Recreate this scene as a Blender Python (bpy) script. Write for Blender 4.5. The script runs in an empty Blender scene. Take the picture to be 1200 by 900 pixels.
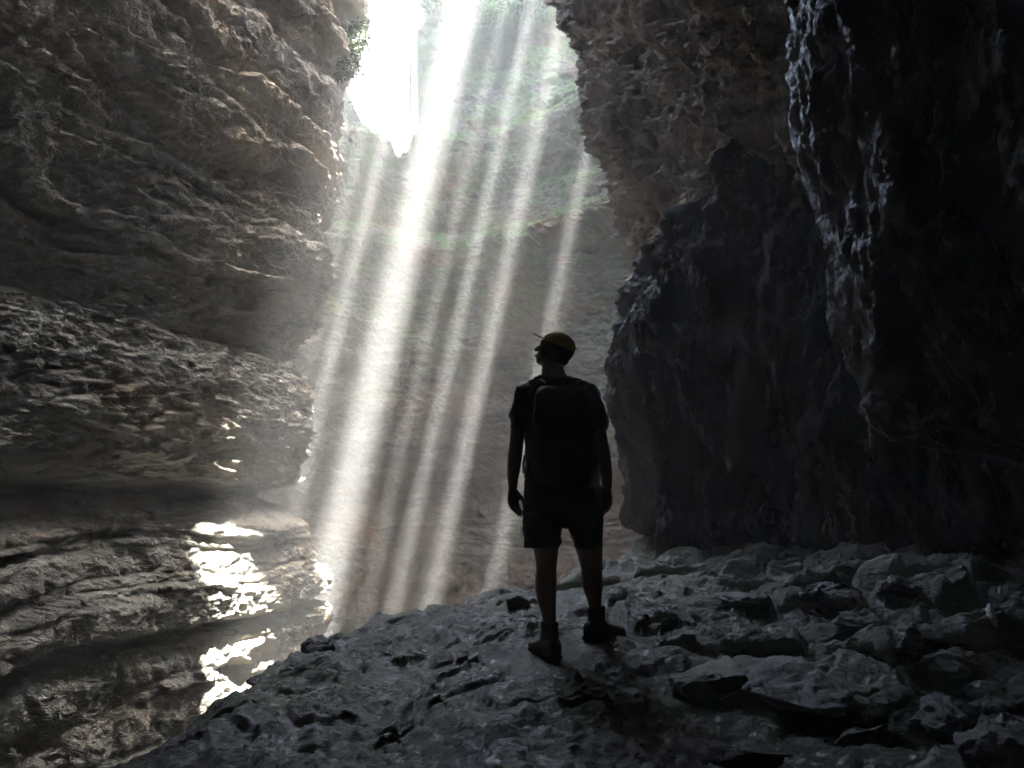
import bpy, math, time
import numpy as np
from mathutils import Vector, Matrix
T0 = time.time()
rng = np.random.default_rng(7)
sc = bpy.context.scene
col = sc.collection
F = np.float32

# ------------------------------------------------------------------ camera geometry
CAM = np.array([0.0, 0.0, 0.76]); PITCH = math.radians(10.0); FPX = 800.0
CP, SP = math.cos(PITCH), math.sin(PITCH)
def P(px, py, d):
    """world point seen at photo pixel (px,py) at world depth Y = d"""
    r = (px - 600.0) / FPX; u = (450.0 - py) / FPX
    dx, dy, dz = r, CP - u * SP, SP + u * CP
    t = d / dy
    return np.array([dx * t, d, CAM[2] + dz * t])
SUN = np.array([0.222, -0.100, 1.0]); SUN /= np.linalg.norm(SUN)

# ------------------------------------------------------------------ noise
_G = rng.normal(size=(256, 3)).astype(F); _G /= np.linalg.norm(_G, axis=1)[:, None]
_PERM = rng.permutation(256).astype(np.int32); _PERM = np.concatenate([_PERM, _PERM, _PERM])
_R = rng.random(4096).astype(F); _P2 = rng.permutation(4096).astype(np.int32)
def _cell(i, j, k):
    i = np.asarray(i).astype(np.int32); j = np.asarray(j).astype(np.int32); k = np.asarray(k).astype(np.int32)
    return _P2[(_P2[(_P2[i & 4095] + j) & 4095] + k) & 4095]
def hsh(i, j, k, s=0):
    return _R[(_cell(i, j, k) * 7 + 911 * s + 13) & 4095]
def noise(x, y, z, s=0):
    x = np.asarray(x, F) + F(s * 17.13); y = np.asarray(y, F) + F(s * 5.71); z = np.asarray(z, F) + F(s * 9.37)
    x, y, z = np.broadcast_arrays(x, y, z)
    xi = np.floor(x); yi = np.floor(y); zi = np.floor(z)
    fx, fy, fz = x - xi, y - yi, z - zi
    xi = xi.astype(np.int32) & 255; yi = yi.astype(np.int32) & 255; zi = zi.astype(np.int32) & 255
    u = fx * fx * fx * (fx * (fx * 6 - 15) + 10); v = fy * fy * fy * (fy * (fy * 6 - 15) + 10); w = fz * fz * fz * (fz * (fz * 6 - 15) + 10)
    out = 0
    for a in (0, 1):
        pa = _PERM[(xi + a) & 255]; wu = u if a else 1 - u
        for b in (0, 1):
            pb = _PERM[pa + ((yi + b) & 255)]; wv = v if b else 1 - v
            for c in (0, 1):
                g = _G[_PERM[pb + ((zi + c) & 255)] & 255]; ww = w if c else 1 - w
                out = out + wu * wv * ww * (g[..., 0] * (fx - a) + g[..., 1] * (fy - b) + g[..., 2] * (fz - c))
    return out * 1.6
def fbm(x, y, z, o=4, s=0, g=0.5):
    r = 0; a = 1.0; f = 1.0
    for k in range(o):
        r = r + a * noise(x * f, y * f, z * f, s + k); a *= g; f *= 2.03
    return r
def ridged(x, y, z, o=4, s=0, g=0.5):
    r = 0; a = 1.0; f = 1.0
    for k in range(o):
        n = 1 - np.abs(noise(x * f, y * f, z * f, s + k)) * 1.6
        r = r + a * (n * n - 0.5); a *= g; f *= 2.1
    return r
def facet(x, y, z, s=0, tilt=0.5, amp=0.5, soft=.13):
    """broken-block relief: per-cell height + per-cell tilt; returns height, edge distance"""
    xi = np.floor(x); yi = np.floor(y); zi = np.floor(z); flat = not np.any(z)
    best = np.full(x.shape, 1e9, F); sec = best.copy(); h = np.zeros(x.shape, F)
    for a in (-1, 0, 1):
        for b in (-1, 0, 1):
            for c in (-1, 0, 1):
                if flat and c != 0: continue
                i, j, k = xi + a, yi + b, zi + c
                q = _cell(i, j, k); HH = lambda m: _R[(q + 389 * (s + m)) & 4095]
                px = i + HH(1); py = j + HH(2); pz = k + (0 if flat else HH(3))
                dx, dy, dz = x - px, y - py, z - pz
                d = dx * dx + dy * dy + dz * dz
                m = d < best
                hh = amp * (HH(4) - .5) + tilt * ((HH(5) - .5) * dx + (HH(6) - .5) * dy + (HH(7) - .5) * dz)
                sec = np.where(m, best, np.minimum(sec, d)); h = np.where(m, hh, h); best = np.where(m, d, best)
    e = (np.sqrt(sec) - np.sqrt(best)).astype(F)
    t = np.clip(e / soft, 0, 1); return (h * t * (2 - t)).astype(F), e
def sstep(a, b, x):
    t = np.clip((x - a) / (b - a), 0, 1); return t * t * (3 - 2 * t)

# ------------------------------------------------------------------ mesh helpers
def link(name, me, mat, parent=None, **props):
    o = bpy.data.objects.new(name, me); col.objects.link(o)
    if mat: me.materials.append(mat)
    if parent: o.parent = parent
    for k, v in props.items(): o[k] = v
    return o
def np_mesh(name, V, Fc, smooth=True):
    me = bpy.data.meshes.new(name)
    V = np.ascontiguousarray(V, dtype=F); Fc = np.ascontiguousarray(Fc, dtype=np.int32)
    n = Fc.shape[1]
    me.vertices.add(len(V)); me.vertices.foreach_set('co', V.ravel())
    me.loops.add(Fc.size); me.loops.foreach_set('vertex_index', Fc.ravel())
    me.polygons.add(len(Fc)); me.polygons.foreach_set('loop_start', np.arange(0, Fc.size, n, dtype=np.int32))
    me.polygons.foreach_set('loop_total', np.full(len(Fc), n, np.int32))
    me.polygons.foreach_set('use_smooth', np.full(len(Fc), smooth, bool))
    me.update(calc_edges=True); me.validate()
    return me
def grid_faces(nu, nv):
    i = np.arange(nu - 1)[:, None] * nv + np.arange(nv - 1)[None, :]
    return np.stack([i, i + nv, i + nv + 1, i + 1], -1).reshape(-1, 4)
def spline(pts, n, w=None):
    """Catmull-Rom resample of points to n samples, arclength spaced (density weight w(s) optional)"""
    p = np.array(pts, float); m = len(p); q = []
    pp = np.vstack([2 * p[0] - p[1], p, 2 * p[-1] - p[-2]])
    for i in range(m - 1):
        a, b, c, d = pp[i:i + 4]
        for t in np.linspace(0, 1, 60, endpoint=(i == m - 2)):
            q.append(0.5 * ((2 * b) + (-a + c) * t + (2 * a - 5 * b + 4 * c - d) * t * t + (-a + 3 * b - 3 * c + d) * t ** 3))
    q = np.array(q)
    seg = np.linalg.norm(np.diff(q[:, :2], axis=0), axis=1)
    if w is not None: seg = seg * w((q[1:] + q[:-1]) / 2)
    s = np.concatenate([[0], np.cumsum(seg)])
    t = np.linspace(0, s[-1], n)
    return np.stack([np.interp(t, s, q[:, k]) for k in range(q.shape[1])], -1)
def path_normals(p, side):
    t = np.gradient(p[:, :2], axis=0)
    for _ in range(30): t = (np.roll(t, 1, 0) + t + np.roll(t, -1, 0)) / 3 if False else t
    k = 25; ker = np.ones(k) / k
    t = np.stack([np.convolve(np.pad(t[:, i], k // 2, 'edge'), ker, 'valid') for i in (0, 1)], -1)
    t /= np.linalg.norm(t, axis=1)[:, None]
    return np.stack([-t[:, 1], t[:, 0]], -1) * side
def surf_normals(V):
    du = np.gradient(V, axis=0); dv = np.gradient(V, axis=1)
    n = np.cross(du, dv); n /= np.linalg.norm(n, axis=-1, keepdims=True) + 1e-9
    return n

# ------------------------------------------------------------------ materials
def nodes(name):
    m = bpy.data.materials.new(name); m.use_nodes = True
    nt = m.node_tree; nt.nodes.clear()
    out = nt.nodes.new('ShaderNodeOutputMaterial'); b = nt.nodes.new('ShaderNodeBsdfPrincipled')
    nt.links.new(b.outputs[0], out.inputs[0])
    return m, nt, b
def N(nt, t, **kw):
    n = nt.nodes.new(t)
    for k, v in kw.items():
        if isinstance(k, str) and k.startswith('i_'): n.inputs[k[2:]].default_value = v
        else: setattr(n, k, v)
    return n
def ramp(nt, src, stops):
    r = nt.nodes.new('ShaderNodeValToRGB'); cr = r.color_ramp
    while len(cr.elements) < len(stops): cr.elements.new(0.5)
    for e, (p, c) in zip(cr.elements, stops):
        e.position = p; e.color = (c, c, c, 1) if np.isscalar(c) else (*c, 1)
    nt.links.new(src, r.inputs[0]); return r.outputs[0]
def tex(nt, co, scale, detail=6, rough=0.6, sc3=(1, 1, 1), dist=0.0, off=(0, 0, 0)):
    mp = nt.nodes.new('ShaderNodeMapping'); mp.inputs['Scale'].default_value = sc3; mp.inputs['Location'].default_value = off
    nt.links.new(co, mp.inputs[0])
    n = nt.nodes.new('ShaderNodeTexNoise'); n.inputs['Scale'].default_value = scale; n.inputs['Detail'].default_value = detail
    n.inputs['Roughness'].default_value = rough; n.inputs['Distortion'].default_value = dist
    nt.links.new(mp.outputs[0], n.inputs['Vector']); return n.outputs['Fac']
def mixc(nt, f, a, b, mode='MIX'):
    m = nt.nodes.new('ShaderNodeMix'); m.data_type = 'RGBA'; m.blend_type = mode
    for s, v in ((0, f), (6, a), (7, b)):
        if hasattr(v, 'is_linked') or hasattr(v, 'links'): nt.links.new(v, m.inputs[s])
        else: m.inputs[s].default_value = v if s == 0 else (*v, 1)
    return m.outputs[2]
def math_(nt, op, a, b=0.0):
    m = nt.nodes.new('ShaderNodeMath'); m.operation = op
    for s, v in ((0, a), (1, b)):
        if hasattr(v, 'links'): nt.links.new(v, m.inputs[s])
        else: m.inputs[s].default_value = v
    return m.outputs[0]
def rock(name, dark, mid, light, stain, strata=1.0, moss=None, moss_rng=None, rough=(0.55, 0.95), bump=0.6, bscale=9, flute=False, warm=None, bdist=0.05, spec=0.5, coat=0.0):
    m, nt, b = nodes(name)
    co = nt.nodes.new('ShaderNodeTexCoord').outputs['Object']
    sq = (1, 1, 3.2) if not flute else (1, 1, .3)
    big = tex(nt, co, 0.55, 5, .6, sq, .4)
    med = tex(nt, co, 3.2, 8, .68, sq, .2, (3, 1, 2))
    fin = tex(nt, co, 26, 6, .7, (1, 1, 1.4 if not flute else .5))
    v = math_(nt, 'ADD', math_(nt, 'MULTIPLY', big, .45), math_(nt, 'ADD', math_(nt, 'MULTIPLY', med, .4), math_(nt, 'MULTIPLY', fin, .22)))
    c = ramp(nt, v, [(0.44, dark), (0.525, mid), (0.61, light)])
    vor = N(nt, 'ShaderNodeTexVoronoi', feature='DISTANCE_TO_EDGE')
    mp = N(nt, 'ShaderNodeMapping'); mp.inputs['Scale'].default_value = (1, 1, 3.5) if not flute else (2.2, 2.2, .7)
    wn = N(nt, 'ShaderNodeTexNoise'); wn.inputs['Scale'].default_value = 2.5; wn.inputs['Detail'].default_value = 4
    nt.links.new(co, wn.inputs['Vector'])
    vm = N(nt, 'ShaderNodeVectorMath', operation='MULTIPLY_ADD'); nt.links.new(wn.outputs['Color'], vm.inputs[0]); vm.inputs[1].default_value = (.7, .7, .7); nt.links.new(co, vm.inputs[2])
    nt.links.new(vm.outputs[0], mp.inputs[0]); nt.links.new(mp.outputs[0], vor.inputs['Vector']); vor.inputs['Scale'].default_value = 2.4
    crack = ramp(nt, vor.outputs['Distance'], [(0.0, 0.0), (0.035, 1.0)])
    crm = math_(nt, 'MULTIPLY', math_(nt, 'SUBTRACT', 1.0, crack), ramp(nt, tex(nt, co, 1.7, 3, .5, (1, 1, 1), 0, (7, 7, 7)), [(0.45, 0.0), (0.6, 0.7)]))
    c = mixc(nt, crm, c, dark)
    # mineral stains running down the face
    st = tex(nt, co, 1.6, 6, .65, (1, 1, .22), .5, (11, 4, 0))
    c = mixc(nt, ramp(nt, st, [(0.48, 0.0), (0.66, 0.75)]), c, stain)
    if not flute:
        sx = N(nt, 'ShaderNodeSeparateXYZ'); nt.links.new(vm.outputs[0], sx.inputs[0])
        cx = N(nt, 'ShaderNodeCombineXYZ'); nt.links.new(math_(nt, 'MULTIPLY', sx.outputs['Z'], 5.5), cx.inputs[2]); nt.links.new(math_(nt, 'MULTIPLY', sx.outputs['X'], .35), cx.inputs[0]); nt.links.new(math_(nt, 'MULTIPLY', sx.outputs['Y'], .35), cx.inputs[1])
        bn = N(nt, 'ShaderNodeTexNoise'); bn.inputs['Scale'].default_value = 1.6; bn.inputs['Detail'].default_value = 5; bn.inputs['Roughness'].default_value = .75; nt.links.new(cx.outputs[0], bn.inputs['Vector'])
        bed = bn.outputs['Fac']
        c = mixc(nt, ramp(nt, bed, [(0.39, .65), (0.46, 0.0)]), c, tuple(q * .8 for q in dark))
        c = mixc(nt, ramp(nt, bed, [(0.55, 0.0), (0.64, .5)]), c, light)
    if warm:
        wv = tex(nt, co, .45, 5, .6, (1, 1, 1.3), .5, (2, 9, 5))
        c = mixc(nt, ramp(nt, wv, [(0.46, 0.0), (0.62, 0.85)]), c, warm)
    if moss:
        xyz = N(nt, 'ShaderNodeSeparateXYZ'); nt.links.new(co, xyz.inputs[0])
        mr = N(nt, 'ShaderNodeMapRange'); nt.links.new(xyz.outputs['Z'], mr.inputs[0]); mr.inputs[1].default_value, mr.inputs[2].default_value = moss_rng
        mn = ramp(nt, tex(nt, co, 1.3, 9, .72, (1, 1, 1.5), .6, (5, 2, 1)), [(0.42, 0.0), (0.55, 1.0)])
        geo = N(nt, 'ShaderNodeNewGeometry'); sn = N(nt, 'ShaderNodeSeparateXYZ'); nt.links.new(geo.outputs['Normal'], sn.inputs[0])
        up = ramp(nt, sn.outputs['Z'], [(0.0, 0.5), (0.4, 1.0)])
        mf = math_(nt, 'MULTIPLY', math_(nt, 'MULTIPLY', mn, mr.outputs[0]), up)
        c = mixc(nt, mf, c, mixc(nt, fin, tuple(x * .6 for x in moss), tuple(min(1, x * 1.5) for x in moss)))
    nt.links.new(c, b.inputs['Base Color'])
    rr = ramp(nt, math_(nt, 'ADD', math_(nt, 'MULTIPLY', med, .6), math_(nt, 'MULTIPLY', fin, .4)), [(0.4, rough[0]), (0.6, rough[1])])
    nt.links.new(rr, b.inputs['Roughness'])
    b.inputs['Specular IOR Level'].default_value = spec; b.inputs['Coat Weight'].default_value = coat; b.inputs['Coat Roughness'].default_value = .14
    h = math_(nt, 'ADD', math_(nt, 'MULTIPLY', tex(nt, co, bscale, 10, .72, (1, 1, 2.2) if not flute else (1.5, 1.5, .5), .3), 1.0), math_(nt, 'MULTIPLY', crm, -.35))
    h = math_(nt, 'ADD', h, math_(nt, 'MULTIPLY', fin, .25))
    if not flute: h = math_(nt, 'ADD', h, math_(nt, 'MULTIPLY', bed, .9))
    bp = N(nt, 'ShaderNodeBump'); bp.inputs['Strength'].default_value = bump; bp.inputs['Distance'].default_value = bdist
    nt.links.new(h, bp.inputs['Height']); nt.links.new(bp.outputs[0], b.inputs['Normal'])
    return m
def cloth(name, c, rough=.9, sc_=180, spec=.3):
    m, nt, b = nodes(name)
    co = nt.nodes.new('ShaderNodeTexCoord').outputs['Object']
    f = tex(nt, co, sc_, 3, .6); g = tex(nt, co, 6, 4, .6)
    cc = mixc(nt, ramp(nt, g, [(0.35, 0.0), (0.65, 1.0)]), tuple(x * .75 for x in c), tuple(min(1, x * 1.2) for x in c))
    nt.links.new(cc, b.inputs['Base Color']); b.inputs['Roughness'].default_value = rough; b.inputs['Specular IOR Level'].default_value = spec
    bp = N(nt, 'ShaderNodeBump'); bp.inputs['Strength'].default_value = .3; bp.inputs['Distance'].default_value = .004
    nt.links.new(f, bp.inputs['Height']); nt.links.new(bp.outputs[0], b.inputs['Normal'])
    return m

M_LEFT = rock('layered_limestone', (.24, .225, .19), (.45, .43, .375), (.62, .60, .54), (.33, .30, .25), warm=(.50, .41, .29), bump=1.0, bscale=8, bdist=.13)
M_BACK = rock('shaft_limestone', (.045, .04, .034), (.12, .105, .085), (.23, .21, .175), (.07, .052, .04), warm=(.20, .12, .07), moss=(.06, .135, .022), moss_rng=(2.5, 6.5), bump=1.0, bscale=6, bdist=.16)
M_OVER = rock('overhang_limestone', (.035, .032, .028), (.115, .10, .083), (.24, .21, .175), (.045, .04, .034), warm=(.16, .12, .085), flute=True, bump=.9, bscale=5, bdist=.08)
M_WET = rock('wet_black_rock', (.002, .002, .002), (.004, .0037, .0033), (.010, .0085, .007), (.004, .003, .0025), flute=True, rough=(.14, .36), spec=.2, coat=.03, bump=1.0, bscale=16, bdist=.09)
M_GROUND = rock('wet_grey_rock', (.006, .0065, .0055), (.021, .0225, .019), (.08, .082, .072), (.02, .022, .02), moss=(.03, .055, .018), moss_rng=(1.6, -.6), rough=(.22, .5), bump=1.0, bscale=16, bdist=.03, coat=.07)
M_PALE = rock('pale_broken_stone', (.02, .02, .019), (.055, .055, .052), (.13, .13, .125), (.03, .033, .026), rough=(.35, .65), bump=.8, bscale=16, bdist=.02)
M_WHITE = rock('whitish_stone', (.18, .18, .18), (.36, .36, .37), (.55, .55, .56), (.2, .2, .19), rough=(.4, .7), bump=.7, bscale=20, bdist=.015)
M_DARKST = rock('dark_wet_stone', (.008, .009, .008), (.018, .02, .018), (.05, .052, .05), (.01, .012, .01), rough=(.2, .5), bump=.8, bscale=16, bdist=.02)
M_GREENST = rock('greenish_stone', (.015, .018, .012), (.04, .048, .03), (.10, .11, .08), (.02, .028, .012), rough=(.3, .6), bump=.9, bscale=22, bdist=.015)

# ------------------------------------------------------------------ rock relief
_lb = [-9.0]
while _lb[-1] < 17: _lb.append(_lb[-1] + rng.choice([.07, .1, .14, .2, .3, .45]))
LB = np.array(_lb)
def strata(X, Y, Z, amp=.12, warp=.18, seed=0, blocks=1.0):
    zz = Z + warp * fbm(X * .35, Y * .35, Z * .2, 3, seed + 40) + .02 * noise(X * 3, Y * 3, Z * 3, seed + 50)
    k = np.searchsorted(LB, zz.ravel()).reshape(zz.shape); k = np.clip(k, 1, len(LB) - 1)
    lo = LB[k - 1]; hi = LB[k]; t = ((zz - lo) / (hi - lo)).astype(F)
    off = hsh(k, k * 0, k * 0, seed) - .5
    off = off + .9 * noise(X * .7 + k * 3.1, Y * .7, k * 7.7 + 0 * Z, seed + 60)
    s = (X * .8 + Y * .9 + .15 * noise(X * 2, Y * 2, Z * 4, seed + 9)) / (0.25 + 1.3 * hsh(k, k * 0, k * 0 + 5, seed)) + hsh(k, k * 0 + 3, k * 0, seed) * 9
    bi = np.floor(s); bt = s - bi
    boff = (hsh(k, bi, bi * 0, seed + 2) - .5) * blocks
    joint = np.minimum(bt, 1 - bt)
    prof = 1 - np.abs(2 * t - 1) ** 5
    return amp * (off * 1.0 + boff * .7 + .35 * prof - .25 * blocks * np.exp(-(joint * 14) ** 2))
def rough_relief(X, Y, Z, a=1.0, seed=0, zs=1.7):
    zs = F(zs)
    f1, e1 = facet(X * 1.7, Y * 1.7, Z * 1.7 * zs, seed + 3, .9, .5)
    f2, e2 = facet(X * 5.5 + .3 * noise(X * 3, Y * 3, Z * 3, 4), Y * 5.5, Z * 5.5 * zs, seed + 8, .9, .5)
    m = sstep(-.25, .35, fbm(X * .5, Y * .5, Z * .8, 3, seed + 20))
    return a * ((.14 * f1 - .03 * np.exp(-(e1 * 15) ** 2)) * (.35 + .65 * m) + (.055 * f2 - .010 * np.exp(-(e2 * 14) ** 2)) * (.4 + .6 * m)
                + .045 * ridged(X * 2.2, Y * 2.2, Z * 2.2 * zs, 5, seed, .58) + .022 * fbm(X * 11, Y * 11, Z * 15, 3, seed + 5, .6))

def zspace(zs, ds, lo, hi):
    """z samples with local spacing interpolated from (zs, ds)"""
    z = [lo]
    while z[-1] < hi: z.append(z[-1] + np.interp(z[-1], zs, ds))
    return np.array(z)

# ------------------------------------------------------------------ left wall
def left_wall():
    pts = [(3.5, -5.5), (0, -6), (-3.6, -4.5), (-4.7, -1), (-4.8, 2.5), (-4.75, 5), (-4.35, 6.8), (-3.75, 8.3), (-3.25, 9.6), (-3.25, 10.7), (-4.1, 11.9), (-5.6, 12.8), (-7.5, 13.2)]
    wt = lambda q: np.interp(q[:, 1], [-2, 3, 4.5, 11.5, 12.5], [.25, .6, 1.0, 1.0, .4])
    p = spline(pts, 760, wt); n = path_normals(p, -1)
    z = zspace([-7, -2.5, -1, 3, 6, 10, 14], [.1, .035, .016, .016, .024, .035, .15], -7.5, 12.9)
    prof_z = [-7, -3.2, -2.4, -1.6, -.95, -.80, -.72, -.60, -.3, .0, .28, .48, .66, .80, .90, 1.02, 1.3, 1.8, 2.3, 2.6, 2.78, 2.90, 3.10, 3.5, 4.2, 4.62, 4.74, 4.95, 5.5, 5.82, 5.93, 6.2, 6.6, 8.0, 9.5, 11, 14]
    prof_o = [.10, .36, .33, .26, .24, .16, -.16, .27, .30, .16, .02, -.12, -.34, -.75, -.72, -.12, .06, .12, .06, -.08, -.22, -.50, -.28, -.10, .0, .12, -.12, -.05, .04, .12, -.06, .08, .18, .42, .45, .45, .45]
    Z = np.broadcast_to(z[None, :], (len(p), len(z))).astype(F)
    X0 = np.broadcast_to(p[:, 0:1], Z.shape); Y0 = np.broadcast_to(p[:, 1:2], Z.shape)
    zw = Z + .10 * noise(X0 * .5, Y0 * .5, Z * .3, 3) + .05 * noise(X0 * 1.6, Y0 * 1.6, Z, 4) - .02 * (Y0 - 7)
    off = np.interp(zw, prof_z, prof_o)
    # the notch deepens near the camera, the ledge sharpens near the corner
    near = sstep(9.5, 5, Y0)
    off = off - .35 * near * np.exp(-((zw - .95) / .28) ** 2) - .25 * near * np.exp(-((zw + .72) / .08) ** 2)
    off = off + .12 * fbm(X0 * .45, Y0 * .45, Z * .6, 4, 12)
    sm = sstep(3.1, 2.2, zw)
    off = off + strata(X0, Y0, Z, .17, .14, 1, .8) * (.2 + .8 * np.maximum(sstep(.75, .3, zw), .25 * sm)) + strata(X0, Y0, Z * .6, .28, .3, 5, .6) * sstep(2.6, 4, zw) * 1.0
    off = off + rough_relief(X0 + n[:, 0:1] * off, Y0, Z, 1.6, 2, 1.5) * (.55 + .65 * sstep(.7, 1.1, zw) * (.35 + .65 * sstep(7.0, 5.0, zw)))
    V = np.stack([X0 + n[:, 0:1] * off, Y0 + n[:, 1:2] * off, Z + .0 * off], -1)
    me = np_mesh('left_wall', V.reshape(-1, 3), grid_faces(*Z.shape)[:, ::-1])
    return link('left_wall', me, M_LEFT, kind='structure', label='tall layered pale limestone cave wall with a deep notch and a sunlit ledge')
left_wall(); print('left', time.time() - T0)

# ------------------------------------------------------------------ back wall of the shaft
def back_wall():
    pts = [(-7.2, 11.0), (-7.4, 13), (-6.6, 14.6), (-5.0, 15.7), (-3.2, 16.3), (-1.2, 16.4), (.6, 15.9), (2.2, 14.8), (3.3, 13.2), (3.7, 11.6), (3.9, 9.6), (4.6, 8)]
    p = spline(pts, 760); n = path_normals(p, 1)
    n = np.where((np.array([[0, 11.0]]) - p[:, :2] * [1, 1] @ np.eye(2) * n).sum(1, keepdims=True) != 0, n, n)
    c = np.array([-1.0, 11.5]); s = np.sign(((c - p[:, :2]) * n).sum(1)); n = n * (1 if s.mean() > 0 else -1)
    z = zspace([-7, -3, -1, 9, 12, 16], [.12, .05, .026, .026, .04, .15], -7.5, 16)
    Z = np.broadcast_to(z[None, :], (len(p), len(z))).astype(F)
    X0 = np.broadcast_to(p[:, 0:1], Z.shape).astype(F); Y0 = np.broadcast_to(p[:, 1:2], Z.shape).astype(F)
    zw = Z + .25 * noise(X0 * .35, Y0 * .35, Z * .2, 8) + .06 * noise(X0 * 1.3, Y0 * 1.3, Z, 7)
    pz = [-7, -3, -1, -.2, .2, .55, .8, 1.2, 1.5, 2.2, 3.5, 4.6, 5.6, 6.6, 7.0, 7.25, 7.7, 8.6, 9.4, 9.9, 10.4, 12, 17]
    po = [.3, .2, .1, .05, .0, -.25, -.45, -.35, -.02, .1, .0, .05, .0, .22, .42, .30, -.25, -.15, .1, .3, -.1, .2, .2]
    off = np.interp(zw, pz, po)
    # rounded buttress on the right with its own overhanging lip
    bx = np.exp(-((X0 - 2.1) / 1.5) ** 2)
    off = off + bx * (.7 * np.exp(-((Z - 7.6) / 1.0) ** 2) + .55 * np.exp(-((Z - 9.9) / .9) ** 2) - .35 * np.exp(-((Z - 8.75) / .25) ** 2) - .3 * np.exp(-((Z - 6.5 + .2 * (X0 - 2)) / .16) ** 2))
    off = off + .35 * fbm(X0 * .3, Y0 * .3, Z * .35, 4, 31)
    off = off + strata(X0, Y0, Z, .12, .25, 11, 1.0) * (.4 + .6 * sstep(1.0, .3, zw)) + rough_relief(X0, Y0, Z, 1.5, 14, 1.4)
    # lowered rim on the left where the open sky shows
    edge = P(487, 60, 16.2)[0] + .25 * noise(X0 * 0 + 1, Z * .9, Z * 0, 77) + .12 * noise(X0 * 0, Z * 3, Z * 0, 78)
    hi_top = np.interp(X0, [1.2, 3.0], [15.5, 12.4]); rim = np.where(X0 < edge, P(450, 150, 16.2)[2] + 1.0 * fbm(X0 * .8, Y0 * .8, Z * 0, 4, 83, .5), hi_top)
    over = np.maximum(Z - rim, 0)
    off = off - over * 1.3; Z2 = Z - over * .9
    V = np.stack([X0 + n[:, 0:1] * off, Y0 + n[:, 1:2] * off, Z2], -1)
    me = np_mesh('back_wall', V.reshape(-1, 3), grid_faces(*Z.shape)[:, ::-1])
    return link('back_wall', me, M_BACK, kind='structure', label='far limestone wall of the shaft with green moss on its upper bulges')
back_wall(); print('back', time.time() - T0)

# ------------------------------------------------------------------ overhanging right side
def overhang():
    # plan at z=4.1 ; surface leans to the left with height
    pts = [(5.2, 10.2), (3.6, 10.0), (2.3, 9.9), (1.80, 9.5), (1.85, 8.9), (2.25, 7.6), (2.75, 6.2), (3.2, 4.8), (3.4, 3), (3.4, 0), (3.6, -3), (3.8, -6.5)]
    p = spline(pts, 560, lambda q: np.interp(q[:, 1], [-1, 3, 4, 11], [.25, .6, 1, 1])); n = path_normals(p, 1)
    s = np.sign(((np.array([-2.0, 5]) - p[:, :2]) * n)[200:].sum(1)).mean(); n = n * s
    z = zspace([-7, -1, 1, 10, 12, 14], [.2, .08, .022, .022, .05, .1], -7.5, 12.9)
    Z = np.broadcast_to(z[None, :], (len(p), len(z))).astype(F)
    X0 = np.broadcast_to(p[:, 0:1], Z.shape).astype(F); Y0 = np.broadcast_to(p[:, 1:2], Z.shape).astype(F)
    lean = np.interp(Z, [-7, 0, 2, 4.1, 5, 6.0, 8.2, 9.5, 14], [.35, .35, .25, .10, -.10, -.45, -1.22, -1.45, -1.5])
    X1 = X0 + lean
    g = fbm(X1 * .5, Y0 * .5, Z * .35, 4, 51)
    off = .28 * g
    # diagonal slabs following the lean
    q = Z * .55 - X1 * 1.0
    off = off + .16 * ridged(q * 2.2, Y0 * 1.2, Z * .35 + X1 * .3, 4, 55) + .10 * ridged(q * 6, Y0 * 3.2, Z * .9, 3, 58)
    off = off + rough_relief(X1 + .4 * Z, Y0, Z * .6, 1.4, 24, .8)
    V = np.stack([X1 + n[:, 0:1] * off, Y0 + n[:, 1:2] * off, Z], -1)
    me = np_mesh('right_wall', V.reshape(-1, 3), grid_faces(*Z.shape))
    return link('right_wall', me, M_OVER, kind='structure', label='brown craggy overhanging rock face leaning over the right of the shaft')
overhang(); print('over', time.time() - T0)

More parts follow.
